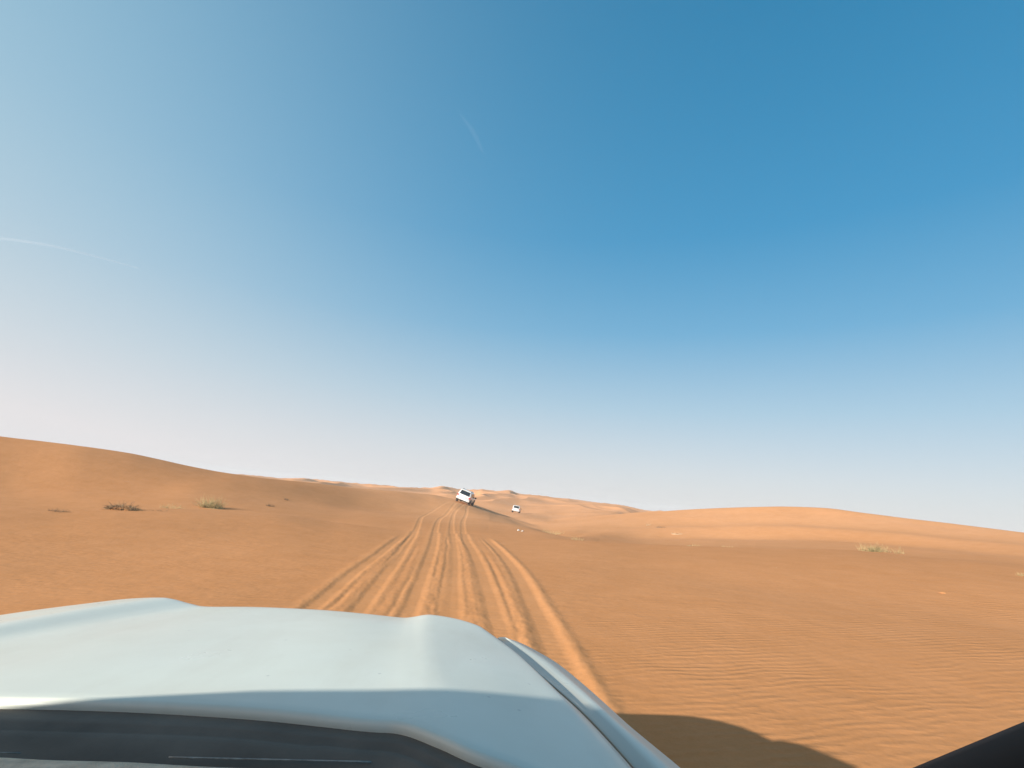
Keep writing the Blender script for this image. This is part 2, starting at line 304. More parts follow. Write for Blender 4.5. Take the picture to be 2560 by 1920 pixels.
def build_sand():
    m = bpy.data.materials.new('dune_sand'); m.use_nodes = True; t = m.node_tree; b = t.nodes['Principled BSDF']
    def n(ty, **k):
        q = t.nodes.new(ty)
        for a, v in k.items(): setattr(q, a, v)
        return q
    def mth(op, a, b_=None, clamp=False):
        q = n('ShaderNodeMath', operation=op, use_clamp=clamp)
        for i, v in enumerate((a, b_)):
            if v is None: continue
            if hasattr(v, 'node'): t.links.new(v, q.inputs[i])
            else: q.inputs[i].default_value = v
        return q.outputs[0]
    geo = n('ShaderNodeNewGeometry'); P = geo.outputs['Position']
    def noise(scale, detail=3, rough=.5, vec=None):
        q = n('ShaderNodeTexNoise'); q.inputs['Scale'].default_value = scale; q.inputs['Detail'].default_value = detail; q.inputs['Roughness'].default_value = rough
        t.links.new(vec or P, q.inputs['Vector']); return q.outputs['Fac']
    ln = n('ShaderNodeVectorMath', operation='LENGTH'); t.links.new(P, ln.inputs[0]); dist = ln.outputs['Value']
    att = n('ShaderNodeAttribute', attribute_name='churn'); churn = att.outputs['Fac']
    # colour: broad patches of redder and paler sand, fine grain
    big = noise(.09, 4); mid = noise(1.3, 4); grain = noise(55, 3, .7); grain2 = noise(13, 3, .7)
    mixv = mth('ADD', mth('MULTIPLY', big, .48), mth('ADD', mth('MULTIPLY', mid, .32), mth('ADD', mth('MULTIPLY', grain, .30), mth('MULTIPLY', grain2, .30))))
    rp = n('ShaderNodeValToRGB'); t.links.new(mixv, rp.inputs['Fac'])
    rp.color_ramp.elements[0].position = .44; rp.color_ramp.elements[0].color = (.460, .189, .061, 1)
    rp.color_ramp.elements[1].position = .96; rp.color_ramp.elements[1].color = (.612, .275, .113, 1)
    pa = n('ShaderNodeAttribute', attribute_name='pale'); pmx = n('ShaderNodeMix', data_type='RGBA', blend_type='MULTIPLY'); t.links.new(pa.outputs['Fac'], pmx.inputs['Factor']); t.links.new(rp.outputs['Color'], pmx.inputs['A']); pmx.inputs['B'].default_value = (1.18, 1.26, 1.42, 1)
    tmx = n('ShaderNodeMix', data_type='RGBA', blend_type='MULTIPLY'); t.links.new(mth('MULTIPLY', churn, .8), tmx.inputs['Factor']); t.links.new(pmx.outputs['Result'], tmx.inputs['A']); tmx.inputs['B'].default_value = (1.06, 1.09, 1.12, 1)   # dry, freshly churned sand
    t.links.new(tmx.outputs['Result'], b.inputs['Base Color'])
    b.inputs['Roughness'].default_value = .95; b.inputs['Specular IOR Level'].default_value = .15
    # wind ripples
    mp = n('ShaderNodeMapping'); mp.inputs['Rotation'].default_value = (0, 0, D2R(-14)); t.links.new(P, mp.inputs['Vector'])
    wv = n('ShaderNodeTexWave', wave_type='BANDS', bands_direction='Y', wave_profile='SIN'); t.links.new(mp.outputs[0], wv.inputs['Vector'])
    wv.inputs['Scale'].default_value = 2.7; wv.inputs['Distortion'].default_value = 9; wv.inputs['Detail'].default_value = 2; wv.inputs['Detail Scale'].default_value = .42; wv.inputs['Detail Roughness'].default_value = .55
    patch = noise(.6, 4)
    pm = n('ShaderNodeMapRange'); t.links.new(patch, pm.inputs[0]); pm.inputs[1].default_value = .36; pm.inputs[2].default_value = .62; pm.inputs[3].default_value = .28
    fd = n('ShaderNodeMapRange'); t.links.new(dist, fd.inputs[0]); fd.inputs[1].default_value = 15; fd.inputs[2].default_value = 48; fd.inputs[3].default_value = 1; fd.inputs[4].default_value = .12
    mp2 = n('ShaderNodeMapping'); mp2.inputs['Rotation'].default_value = (0, 0, D2R(-14)); mp2.inputs['Scale'].default_value = (3.2, 7.5, 3); t.links.new(P, mp2.inputs['Vector'])
    brk = n('ShaderNodeMapRange'); t.links.new(noise(1.0, 2, .5, mp2.outputs[0]), brk.inputs[0]); brk.inputs[1].default_value = .36; brk.inputs[2].default_value = .62; brk.inputs[3].default_value = .15
    rip = mth('MULTIPLY', mth('MULTIPLY', mth('MULTIPLY', wv.outputs['Fac'], brk.outputs[0]), mth('MULTIPLY', pm.outputs[0], fd.outputs[0])), mth('SUBTRACT', 1.0, churn))
    hgt = mth('ADD', mth('MULTIPLY', rip, .0100), mth('ADD', mth('MULTIPLY', noise(11, 4, .6), .005), mth('MULTIPLY', noise(2.1, 3), .018)))
    bp = n('ShaderNodeBump'); bp.inputs['Distance'].default_value = 1; bp.inputs['Strength'].default_value = .8; t.links.new(hgt, bp.inputs['Height'])
    t.links.new(bp.outputs[0], b.inputs['Normal'])
    return m
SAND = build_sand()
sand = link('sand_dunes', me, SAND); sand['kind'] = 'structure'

# ---------------------------------------------------------------- materials of the cars
M_white = mat('white_car_paint', (.74, .74, .72), .28, coat=.6, build=vary(1.5, .03, (.66, .63, .58)))
M_dark = mat('black_plastic', (.022, .023, .025), .5, build=vary(8, .2))
M_glass = mat('tinted_glass', (.015, .02, .024), .06, spec=.6, build=vary(3, .2))
M_tyre = mat('tyre_rubber', (.035, .032, .03), .85, build=vary(9, .3, (.09, .065, .045)))
M_rim = mat('wheel_metal', (.45, .45, .46), .35, metal=.8, build=vary(7, .1))
M_red = mat('red_lamp_glass', (.42, .018, .014), .2, coat=.5, build=vary(30, .25))
M_plate = mat('number_plate_white', (.72, .72, .70), .45, build=vary(20, .05))
M_chrome = mat('bright_trim', (.6, .6, .6), .2, metal=1, build=vary(9, .06))

def wheel_bm(x, y, z, r=.39, w=.27, part='tyre'):
    bm = bmesh.new(); n = 28
    prof = [(-w / 2, r * .62), (-w / 2, r * .90), (-w / 2 + .03, r * .985), (0, r), (w / 2 - .03, r * .985), (w / 2, r * .90), (w / 2, r * .62)] if part == 'tyre' else \
           [(-w * .35, r * .02), (-w * .42, r * .12), (-w * .30, r * .18), (-w * .28, r * .52), (-w * .44, r * .615), (w * .44, r * .615), (w * .28, r * .52), (w * .30, r * .18), (w * .42, r * .12), (w * .35, r * .02)]
    rings = [[(x + a, y + b * math.cos(2 * math.pi * k / n), z + b * math.sin(2 * math.pi * k / n)) for k in range(n)] for a, b in prof]
    bm_loft(bm, rings, caps=(part != 'tyre'))
    if part == 'tyre':
        pass
    else:
        for k in range(6):   # spokes
            a = 2 * math.pi * k / 6; s = 1 if x > 0 else -1
            c = Vector((x + s * w * .36, y + r * .34 * math.cos(a), z + r * .34 * math.sin(a)))
            bm_tube(bm, [c + Vector((0, -math.cos(a), -math.sin(a))) * r * .26, c + Vector((0, math.cos(a), math.sin(a))) * r * .26], .035, 6)
    return bm
def interp_sections(S, y):
    ys = [s[0] for s in S]
    return [float(np.interp(y, ys, [s[k] for s in S])) for k in range(1, len(S[0]))]
def make_suv(label, group):
    root = thing('off_road_car', label, 'car', group=group)
    # lower body: cross sections from the tail to the nose (y, bottom, shoulder, half width)
    S = [(-2.44, .60, 1.02, .84), (-2.38, .52, 1.10, .91), (-2.1, .48, 1.13, .955), (-1.0, .47, 1.13, .975), (.8, .47, 1.11, .975), (1.15, .47, 1.10, .97), (1.9, .50, 1.03, .95), (2.3, .54, .96, .89), (2.44, .60, .88, .80)]
    bm = bmesh.new(); rings = []
    for y in np.linspace(-2.44, 2.44, 25):
        b, t, h = interp_sections(S, y)
        rings.append([(p, y, q) for p, q in rrect(-h, h, b, t, .13 if abs(y) < 2.3 else .1, 4)])
    bm_loft(bm, rings)
    # greenhouse, drawn as rings going up (z, rear y, front y, half width)
    G_ = [(1.06, -2.38, 1.12, .935), (1.14, -2.37, 1.02, .925), (1.45, -2.27, .58, .855), (1.68, -2.17, .26, .79), (1.80, -2.10, .08, .735), (1.855, -1.95, -.12, .66), (1.875, -1.6, -.45, .50)]
    rings = []
    for z, y0, y1, h in G_:
        r_ = .16
        ring = []
        for cx, cy, a0 in ((h - r_, y1 - r_, 0), (-h + r_, y1 - r_, 90), (-h + r_, y0 + r_, 180), (h - r_, y0 + r_, 270)):
            for k in range(5):
                a = D2R(a0 + 90 * k / 4); ring.append((cx + r_ * math.cos(a), cy + r_ * math.sin(a), z))
        rings.append(ring)
    bm_loft(bm, rings)
    obj('body', bm, M_white, root)
    def panel(name, pts, m, off, parent=root, inner=None):
        bm = bmesh.new(); pts = [Vector(p) for p in pts]
        nrm = (pts[1] - pts[0]).cross(pts[2] - pts[0]).normalized()
        a = [bm.verts.new(p + nrm * off) for p in pts]; b = [bm.verts.new(p - nrm * .03) for p in pts]
        bm.faces.new(a); bm.faces.new(b[::-1])
        for k in range(len(pts)): bm.faces.new((a[k], b[k], b[(k + 1) % len(pts)], a[(k + 1) % len(pts)]))
        return obj(name, bm, m, parent, smooth=False)
    # rear screen on the sloping tailgate
    def rear(x, z): return (x, np.interp(z, [1.14, 1.45, 1.68, 1.80], [-2.37, -2.27, -2.17, -2.10]) - .012, z)
    panel('rear_window', [rear(-.70, 1.20), rear(.70, 1.20), rear(.705, 1.3), rear(.64, 1.70), rear(.58, 1.725), rear(-.58, 1.725), rear(-.64, 1.70), rear(-.705, 1.3)], M_glass, .006)
    def side(s, y, z): return (s * (np.interp(z, [1.06, 1.14, 1.45, 1.68, 1.80], [.935, .925, .855, .79, .735]) + .006), y, z)
    for s in (1, -1):
        for a, b, c, d in ((-2.02, -1.25, -1.25, -1.90), (-1.17, -.25, -.25, -1.17), (-.17, .80, .30, -.17)):
            q = [side(s, a, 1.20), side(s, b, 1.20), side(s, c, 1.66), side(s, d, 1.66)]
            panel('side_window', q if s > 0 else q[::-1], M_glass, .004)
    q = [(-.80, 1.02, 1.18), (.80, 1.02, 1.18), (.66, .30, 1.72), (-.66, .30, 1.72)]
    panel('windscreen', [(x, y - .02, z) for x, y, z in q][::-1], M_glass, .03)
    # bumpers
    for y0, y1, nm in ((-2.56, -2.38, 'rear_bumper'), (2.38, 2.53, 'front_bumper')):
        bm = bmesh.new(); bm_box(bm, (-.93, y0, .50), (.93, y1, .74), .06, 3); bp = obj(nm, bm, M_white, root)
        bm = bmesh.new(); bm_box(bm, (-.80, y0 + .02, .40), (.80, y1 - .01, .497), .03); obj('bumper_skirt', bm, M_dark, bp)
    bm = bmesh.new(); bm_tube(bm, [(-.05, -2.62, .46), (-.05, -2.42, .46)], .035); obj('tow_hook', bm, M_dark, root)
    for s in (1, -1):
        bm = bmesh.new(); bm_box(bm, (s * .70 - .0 if s > 0 else -.945, -2.455, .90), (.945 if s > 0 else -.70, -2.20, 1.12), .05, 3); obj('tail_light', bm, M_red, root)
        bm = bmesh.new(); bm_box(bm, (s * .74 - .09, -2.575, .60), (s * .74 + .09, -2.54, .65), .012); obj('reflector', bm, M_red, root)
        bm = bmesh.new(); bm_box(bm, (s * .80 - .13, 2.26, .78), (s * .80 + .13, 2.46, .93), .04, 3); obj('headlight', bm, M_chrome, root)
        # door mirror with its arm
        bm = bmesh.new(); bm_box(bm, (s * 1.10 - .12, .66, 1.10), (s * 1.10 + .12, .80, 1.30), .045, 3); bm_box(bm, (min(s * .90, s * 1.02), .70, 1.13), (max(s * .90, s * 1.02), .77, 1.17), .01)
        obj('door_mirror', bm, M_dark, root)
        bm = bmesh.new(); bm_tube(bm, [(s * .62, -1.85, 1.86), (s * .625, -1.75, 1.915), (s * .62, -.4, 1.92), (s * .61, -.25, 1.86)], .022, 8); obj('roof_rail', bm, M_dark, root)
        bm = bmesh.new(); bm_box(bm, (min(s * .92, s * 1.03), -.95, .40), (max(s * .92, s * 1.03), .90, .46), .02); obj('side_step', bm, M_dark, root)
        for y in (-1.42, 1.43):
            bm = bmesh.new(); n = 18
            rings = [[(s * xx, y + rr_ * math.cos(math.pi * k / n), .43 + rr_ * math.sin(math.pi * k / n)) for k in range(n + 1)] + [(s * xx, y - rr_, .30), (s * xx, y + rr_, .30)] for xx, rr_ in ((.93, .49), (.985, .49), (.99, .47), (.99, .43))]
            bm_loft(bm, rings); obj('wheel_arch', bm, M_dark, root)
            ty = obj('wheel', wheel_bm(s * .865, y, .39), M_tyre, root)
            obj('rim', wheel_bm(s * .865, y, .39, part='rim'), M_rim, ty)
    # number plate under the window, rear wiper, spoiler
    bm = bmesh.new(); bm_box(bm, (-.40, -2.462, .86), (.40, -2.44, 1.0), .012); pl = obj('plate_recess', bm, mat('grey_recess', (.33, .33, .32), .5, build=vary(9, .1)), root)
    bm = bmesh.new(); bm_box(bm, (-.27, -2.474, .875), (.27, -2.4625, .985), .005); obj('number_plate', bm, M_plate, pl)
    bm = bmesh.new(); bm_box(bm, (-.66, -2.22, 1.775), (.66, -1.98, 1.83), .025, 3); obj('spoiler', bm, M_white, root)
    bm = bmesh.new(); bm_tube(bm, [(.0, -2.375, 1.22), (.25, -2.345, 1.27), (.5, -2.34, 1.28)], .012, 6); obj('wiper', bm, M_dark, root)
    return root
def copy_tree(o, parent=None):
    c = o.copy(); COL.objects.link(c)
    if parent is not None: c.parent = parent
    for ch in list(o.children): copy_tree(ch, c)
    return c
def pose(o, x, y, yaw, roll=None, pitch=None, sink=.03, dz=0):
    """stand a car on the sand: heading yaw (degrees right of straight ahead), leaning as its wheels do"""
    fx, fy = math.sin(D2R(yaw)), math.cos(D2R(yaw))
    P = []
    for s, q in ((-1, -1.42), (1, -1.42), (-1, 1.43), (1, 1.43)):
        wx, wy = x + fx * q + fy * s * .865, y + fy * q - fx * s * .865
        P.append(Vector((wx, wy, float(base_z(np.array([wx]), np.array([wy]))[0]))))
    Y = ((P[2] + P[3]) - (P[0] + P[1])).normalized(); X = ((P[1] + P[3]) - (P[0] + P[2])).normalized()
    if roll is not None:
        X0 = Vector((fy, -fx, 0)); X = X0 * math.cos(D2R(roll)) - Vector((0, 0, 1)) * math.sin(D2R(roll))
    if pitch is not None: Y = Vector((fx, fy, 0)) * math.cos(D2R(pitch)) + Vector((0, 0, 1)) * math.sin(D2R(pitch))
    Z = X.cross(Y).normalized(); X = Y.cross(Z).normalized()
    c = (P[0] + P[1] + P[2] + P[3]) / 4 - Z * sink + Vector((0, 0, dz))
    o.matrix_world = Matrix.Translation(c) @ Matrix((X, Y, Z)).transposed().to_4x4()
GC = 'white off-road cars driving ahead over the dunes'
car_a = make_suv('white off-road car tilted to the right on the dune crest where the wheel tracks end', GC)
car_b = copy_tree(car_a); car_b['label'] = 'smaller, farther white off-road car sitting level in the dip right of the tilted car'
pose(car_a, -5.15, 72.5, 6, roll=17)
pose(car_b, 3.75, 134.0, 5, roll=7)

# ---------------------------------------------------------------- the car the photograph is taken from
own = thing('camera_car', 'white bonnet of the car in the foreground, with black scuttle and windscreen pillar', 'car')
YAW, LEAN = D2R(-2), D2R(2.5)
Y_ = Vector((math.sin(YAW), math.cos(YAW), 0)); X0_ = Vector((math.cos(YAW), -math.sin(YAW), 0)); X_ = X0_ * math.cos(LEAN) + Vector((0, 0, 1)) * math.sin(LEAN); Z_ = X_.cross(Y_)
own.matrix_world = Matrix.Translation(Vector((0, 0, CAM_H)) - Z_ * CAM_H) @ Matrix((X_, Y_, Z_)).transposed().to_4x4()
K = 1.12; XC = -.63; ZO = CAM_H                       # plan scale, centre line, eye height; z below is measured from the eye
def cr_spline(P, n):
    """n points along a smooth curve through P, evenly in chord length"""
    P = np.array(P, float); s = np.concatenate([[0], np.cumsum(np.linalg.norm(np.diff(P, axis=0), axis=1))])
    q = np.linspace(0, s[-1], n)
    return np.stack([interp_smooth(s, P[:, k], q) for k in range(3)], -1)
NR = 40
def column(P, zmid=.006):
    """from the bonnet's rear edge (first point) to its front rim (last), unscaled car coordinates, then over the nose"""
    C = cr_spline(P, NR); t = np.linspace(0, 1, NR)
    C[:, 2] += zmid * 4 * t * (1 - t)
    d = C[-1] - C[-4]; d[2] = 0; d /= np.linalg.norm(d)
    nose = [C[-1] + np.array([d[0], d[1], 0]) * .15 * math.sin(a) + np.array([0, 0, -.22 * (1 - math.cos(a)) - .012 * math.sin(a)]) for a in np.linspace(0, math.pi / 2, 13)[1:]]
    nose += [nose[-1] + np.array([0, 0, -.06]), nose[-1] + np.array([0, 0, -.14])]
    return np.concatenate([C, nose])
# columns of the bonnet, left to right (rear edge ... front rim)
cols = [
    [(-1.46, .76, -.39), (-1.40, 1.15, -.385), (-1.30, 1.42, -.375), (-1.23, 1.515, -.366)],
    [(-1.36, .78, -.350), (-1.30, 1.15, -.352), (-1.24, 1.42, -.352), (-1.16, 1.585, -.352)],
    [(-1.25, .80, -.322), (-1.20, 1.15, -.328), (-1.14, 1.42, -.333), (-1.065, 1.655, -.340)],
    [(-1.14, .81, -.308), (-1.10, 1.15, -.318), (-1.045, 1.42, -.326), (-.975, 1.688, -.336)],
    [(-1.08, .815, -.304), (-1.03, 1.15, -.314), (-.985, 1.42, -.324), (-.925, 1.680, -.337)],
    [(-1.00, .82, -.307), (-.96, 1.15, -.322), (-.905, 1.42, -.334), (-.855, 1.660, -.3455)],
    [(-.92, .823, -.304), (-.88, 1.15, -.322), (-.84, 1.42, -.336), (-.80, 1.645, -.348)],
    [(-.70, .826, -.299), (-.68, 1.15, -.317), (-.67, 1.42, -.332), (-.66, 1.655, -.347)],
    [(-.50, .827, -.299), (-.49, 1.15, -.317), (-.48, 1.42, -.331), (-.47, 1.638, -.346)],
    [(-.30, .810, -.299), (-.31, 1.15, -.316), (-.32, 1.42, -.330), (-.325, 1.605, -.346)],
    [(-.150, .785, -.300), (-.185, 1.15, -.318), (-.21, 1.40, -.333), (-.222, 1.580, -.3475)],
    [(-.095, .775, -.299), (-.130, 1.10, -.315), (-.165, 1.36, -.330), (-.187, 1.582, -.3455)],
    [(-.045, .740, -.2985), (-.085, 1.05, -.3125), (-.122, 1.33, -.3265), (-.148, 1.592, -.3405)],
    [(.000, .706, -.300), (-.040, 1.00, -.314), (-.078, 1.30, -.328), (-.112, 1.588, -.3410)],
    [(.075, .680, -.312), (.035, 1.00, -.325), (-.012, 1.30, -.336), (-.055, 1.568, -.3445)],
    [(.150, .650, -.328), (.105, .98, -.337), (.055, 1.28, -.345), (-.002, 1.525, -.3480)],
    [(.205, .630, -.342), (.158, .96, -.347), (.098, 1.25, -.352), (.025, 1.485, -.3525)],
    [(.243, .615, -.3535), (.183, .94, -.3555), (.113, 1.20, -.3575), (.043, 1.455, -.3570)],
]
G = np.stack([column(c) for c in cols])               # columns x rows x 3
# smooth across: resample the columns with a spline
def across(G, per=7):
    n = G.shape[0]; s = np.arange(n, dtype=float); q = np.linspace(0, n - 1, (n - 1) * per + 1)
    out = np.zeros((len(q), G.shape[1], 3))
    for j in range(G.shape[1]):
        for k in range(3):
            y = G[:, j, k]; m = np.gradient(y); out[:, j, k] = _herm(s, y, m, q, np.clip(np.searchsorted(s, q, 'right') - 1, 0, n - 2), lambda a, i: a[i])
    return out
def sheet(name, G, m, edges=(), lip=.0, parent=own, shut_tint=None):
    """a car panel from a grid of unscaled points; EDGES get a rounded fold downwards of depth LIP"""
    G = np.array(G)
    if 'right' in edges:
        d = G[-1] - G[-2]; d[:, 2] = 0; d /= np.linalg.norm(d, axis=1, keepdims=True) + 1e-9
        ex = [G[-1] + d * .012 * math.sin(a) - np.array([0, 0, .010 * (1 - math.cos(a))]) for a in np.linspace(0, math.pi / 2, 5)[1:]]
        ex.append(ex[-1] - np.array([0, 0, lip])); G = np.concatenate([G, np.stack(ex)])
    if 'left' in edges:
        d = G[0] - G[1]; d[:, 2] = 0; d /= np.linalg.norm(d, axis=1, keepdims=True) + 1e-9
        ex = [G[0] + d * .0015 * math.sin(a) - np.array([0, 0, .0015 * (1 - math.cos(a))]) for a in np.linspace(0, math.pi / 2, 3)[1:]]
        ex.append(ex[-1] - np.array([0, 0, lip])); G = np.concatenate([np.stack(ex[::-1]), G])
    if 'rear' in edges:
        d = G[:, 0] - G[:, 1]; d[:, 2] = 0; d /= np.linalg.norm(d, axis=1, keepdims=True) + 1e-9
        ex = [G[:, 0] + d * .010 * math.sin(a) - np.array([0, 0, .010 * (1 - math.cos(a))]) for a in np.linspace(0, math.pi / 2, 5)[1:]]
        ex.append(ex[-1] - np.array([0, 0, lip])); G = np.concatenate([np.stack(ex[::-1], 1), G], 1)
    V = G.reshape(-1, 3) * K + np.array([0, 0, ZO])
    me = mesh_np(name, V, grid_faces(G.shape[0], G.shape[1]))
    if shut_tint is not None:                                   # browner towards the shut line
        dv_ = np.zeros(G.shape[:2]); dv_[shut_tint[0]] = np.array(shut_tint[1])[:, None]
        me.attributes.new('shut_tint', 'FLOAT', 'POINT').data.foreach_set('value', dv_.ravel().astype(np.float32))
    return link(name, me, m, parent)
def dusty(t, b):
    """paint under a thin, patchy film of sand, with a few specks and run marks"""
    co = t.nodes.new('ShaderNodeTexCoord'); base = b.inputs['Base Color'].default_value[:]
    def nz(scale, det, stretch=None):
        n = t.nodes.new('ShaderNodeTexNoise'); n.inputs['Scale'].default_value = scale; n.inputs['Detail'].default_value = det; n.inputs['Roughness'].default_value = .6
        if stretch:
            mp = t.nodes.new('ShaderNodeMapping'); mp.inputs['Scale'].default_value = stretch; t.links.new(co.outputs['Object'], mp.inputs['Vector']); t.links.new(mp.outputs[0], n.inputs['Vector'])
        else: t.links.new(co.outputs['Object'], n.inputs['Vector'])
        return n.outputs['Fac']
    def rmp(f, a, c, v0, v1):
        m = t.nodes.new('ShaderNodeMapRange'); t.links.new(f, m.inputs[0])
        for k, v in zip((1, 2, 3, 4), (a, c, v0, v1)): m.inputs[k].default_value = v
        return m.outputs[0]
    def mix(f, A, col):
        m = t.nodes.new('ShaderNodeMix'); m.data_type = 'RGBA'; t.links.new(f, m.inputs['Factor'])
        if hasattr(A, 'node'): t.links.new(A, m.inputs['A'])
        else: m.inputs['A'].default_value = A
        m.inputs['B'].default_value = (*col, 1); return m.outputs['Result']
    c = mix(rmp(nz(1.6, 6), .4, .72, 0, .35), base, (.52, .44, .33))
    c = mix(rmp(nz(9, 5, (1, .25, 1)), .52, .8, 0, .22), c, (.48, .40, .30))
    vo = t.nodes.new('ShaderNodeTexVoronoi'); vo.inputs['Scale'].default_value = 13; t.links.new(co.outputs['Object'], vo.inputs['Vector'])
    c = mix(rmp(vo.outputs['Distance'], .03, .055, .35, 0), c, (.25, .24, .22))
    at_ = t.nodes.new('ShaderNodeAttribute'); at_.attribute_name = 'shut_tint'
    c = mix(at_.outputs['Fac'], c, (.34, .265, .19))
    t.links.new(c, b.inputs['Base Color'])
    t.links.new(rmp(nz(3, 5), .3, .7, .26, .46), b.inputs['Roughness'])
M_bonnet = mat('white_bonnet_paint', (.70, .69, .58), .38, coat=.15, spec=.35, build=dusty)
hood_G = across(G)

sheet('bonnet', hood_G, M_bonnet, ('right', 'rear'), .03, shut_tint=(slice(-8, None), [0, .15, .45, .7, .8, .8, .8, .8]))
# right wing: from the shut line to its shoulder and down the flank
shut = hood_G[-1][:NR + 6].copy()
inner = shut + np.array([.015, .002, -.007])
step1 = shut + np.array([.031, .003, -.0155]); step2 = shut + np.array([.046, .004, -.0145])
fo = [(.335, .60, -.386), (.318, .78, -.386), (.304, .855, -.385), (.286, .924, -.385), (.263, 1.013, -.385), (.238, 1.133, -.385), (.214, 1.236, -.385), (.184, 1.346, -.385), (.144, 1.441, -.385), (.100, 1.528, -.386), (.072, 1.566, -.388)]
FO = cr_spline(fo, NR)
d = FO[-1] - FO[-3]; d[2] = 0; d /= np.linalg.norm(d)
FO = np.concatenate([FO, [FO[-1] + d * .05 * math.sin(a) - np.array([.004, 0, .10 * (1 - math.cos(a))]) for a in np.linspace(0, math.pi / 2, 7)[1:]]])
mids = []
for w in (.25, .5, .75):
    q = step2 * (1 - w) + FO * w; q[:, 2] = step2[:, 2] + (FO[:, 2] - step2[:, 2]) * w ** 2.2; mids.append(q)
side_ = []
out = np.zeros_like(FO); tang = np.gradient(FO, axis=0); out[:, 0] = tang[:, 1]; out[:, 1] = -tang[:, 0]; out /= np.linalg.norm(out, axis=1, keepdims=True) + 1e-9
for a in (18, 36, 54, 72, 90): side_.append(FO + out * .045 * math.sin(D2R(a)) - np.array([0, 0, .07 * (1 - math.cos(D2R(a)))]))
for dz in (.10, .2, .32, .44): side_.append(side_[4] + out * .012 * math.sin(dz * 6) - np.array([0, 0, dz]))
sheet('wing', np.stack([inner, step1, step2] + mids + [FO] + side_), M_bonnet, ('left',), .03, shut_tint=(slice(0, 8), [.8, .8, .8, .8, .75, .5, 0, 0]))
# left wing, mirrored about the centre line
mirror = lambda q: q * np.array([-1, 1, 1]) + np.array([2 * XC / K, 0, 0])
sheet('wing', np.stack([mirror(q) for q in [inner, step1, step2] + mids + [FO] + side_]) + np.array([-.08, 0, -.03]), M_bonnet, ('left',), .03)
# shut-line channel under the gap
ch = np.stack([shut + np.array([-.012, 0, -.03]), shut + np.array([.035, 0, -.03])]); sheet('shut_channel', ch, M_bonnet)
# black scuttle panel between bonnet and glass
rear_edge = hood_G[:, 0].copy(); n_ = len(rear_edge)
M_scuttle = mat('black_scuttle', (.135, .105, .08), .6, spec=.22, build=vary(5, .4, detail=8, bump=.0003, bscale=260))
rows = []
for w in np.linspace(0, 1, 14):
    q = rear_edge * 1.0; yb = np.minimum(rear_edge[:, 1] - .10, .712 + 0 * rear_edge[:, 1])
    yb = np.where(rear_edge[:, 0] > -.2, rear_edge[:, 1] - .09, yb)
    q[:, 1] = rear_edge[:, 1] + .012 - w * (rear_edge[:, 1] + .012 - yb)
    q[:, 2] = rear_edge[:, 2] - .014 - .016 * w + .008 * math.sin(math.pi * w) - .004 * (abs(w - .55) < .06)
    rows.append(q)
SC = np.stack(rows, 1)
scut = sheet('scuttle', SC, M_scuttle, ('rear',), .05)
# highlight on the scuttle's lower seam, put into thin pale tubes
bm = bmesh.new()
pts = [Vector((x * K, (.716 - .010 * (x + .6)) * K, (-.3205 + .001) * K + ZO)) for x in np.linspace(-.36, -.12, 12)]
bm_tube(bm, pts, .0010, 6); obj('seam', bm, mat('seam_highlight', (.34, .31, .27), .7, build=vary(60, .4)), scut)
bm = bmesh.new()
pts = [Vector((x * K, (.719) * K, (-.3215 + .001) * K + ZO)) for x in np.linspace(-.75, -.535, 8)]
bm_tube(bm, pts, .0009, 6); obj('seam', bm, bpy.data.materials['seam_highlight'], scut)
# pale fabric-like sealing strip along the foot of the glass
x = np.linspace(-1.3, -.20, 60); rows = []
for k, (dy, dz) in enumerate(((.012, -.022), (.010, -.006), (.004, .001), (-.012, .004), (-.04, .004), (-.09, -.004), (-.10, -.05))):
    rows.append(np.stack([x, .700 + dy - .012 * sstep(-.6, -.2, x) * 1.2 + .0015 * noise2(x * 12, x * 0 + k), np.full_like(x, -.3195 + dz) + .0012 * noise2(x * 9 + 2, x * 0 + k)], -1))
M_fab = mat('dusty_fabric', (.74, .52, .36), .95, build=vary(40, .2, (.55, .37, .25), detail=8, bump=.002, bscale=420))
sheet('scuttle_cover', np.stack(rows), M_fab)
# windscreen pillar at the right, and an unseen left one, shaped to shade the bonnet
def tube_part(name, pts, rad, m, flat=None):
    bm = bmesh.new(); bm_tube(bm, [Vector((p[0], p[1], p[2] + ZO)) for p in pts], rad, 14, flat); return obj(name, bm, m, own)
e1, e2 = Vector((.300, .378, -.167)), Vector((.290, .287, -.105)); dv = (e2 - e1).normalized(); off = Vector((.030, .0, -.055)).normalized() * .0545
PL = [e1 - dv * .30 + off, e1 - dv * .15 + off, e1 + off, e2 + off, e2 + dv * .15 + off, e2 + dv * .35 + off + Vector((-.03, 0, .015)), Vector((.12, -.30, .37))]
M_pillar = mat('black_trim', (.004, .0045, .005), .75, spec=.25, build=vary(12, .3))
tube_part('pillar', PL, [.05, .046, .045, .045, .045, .045, .04], M_pillar)
tube_part('pillar', [Vector((-1.60, .86, -.44)), Vector((-1.52, .39, -.13)), Vector((-1.44, .0, .18)), Vector((-1.385, -.31, .385))], .04, M_white)
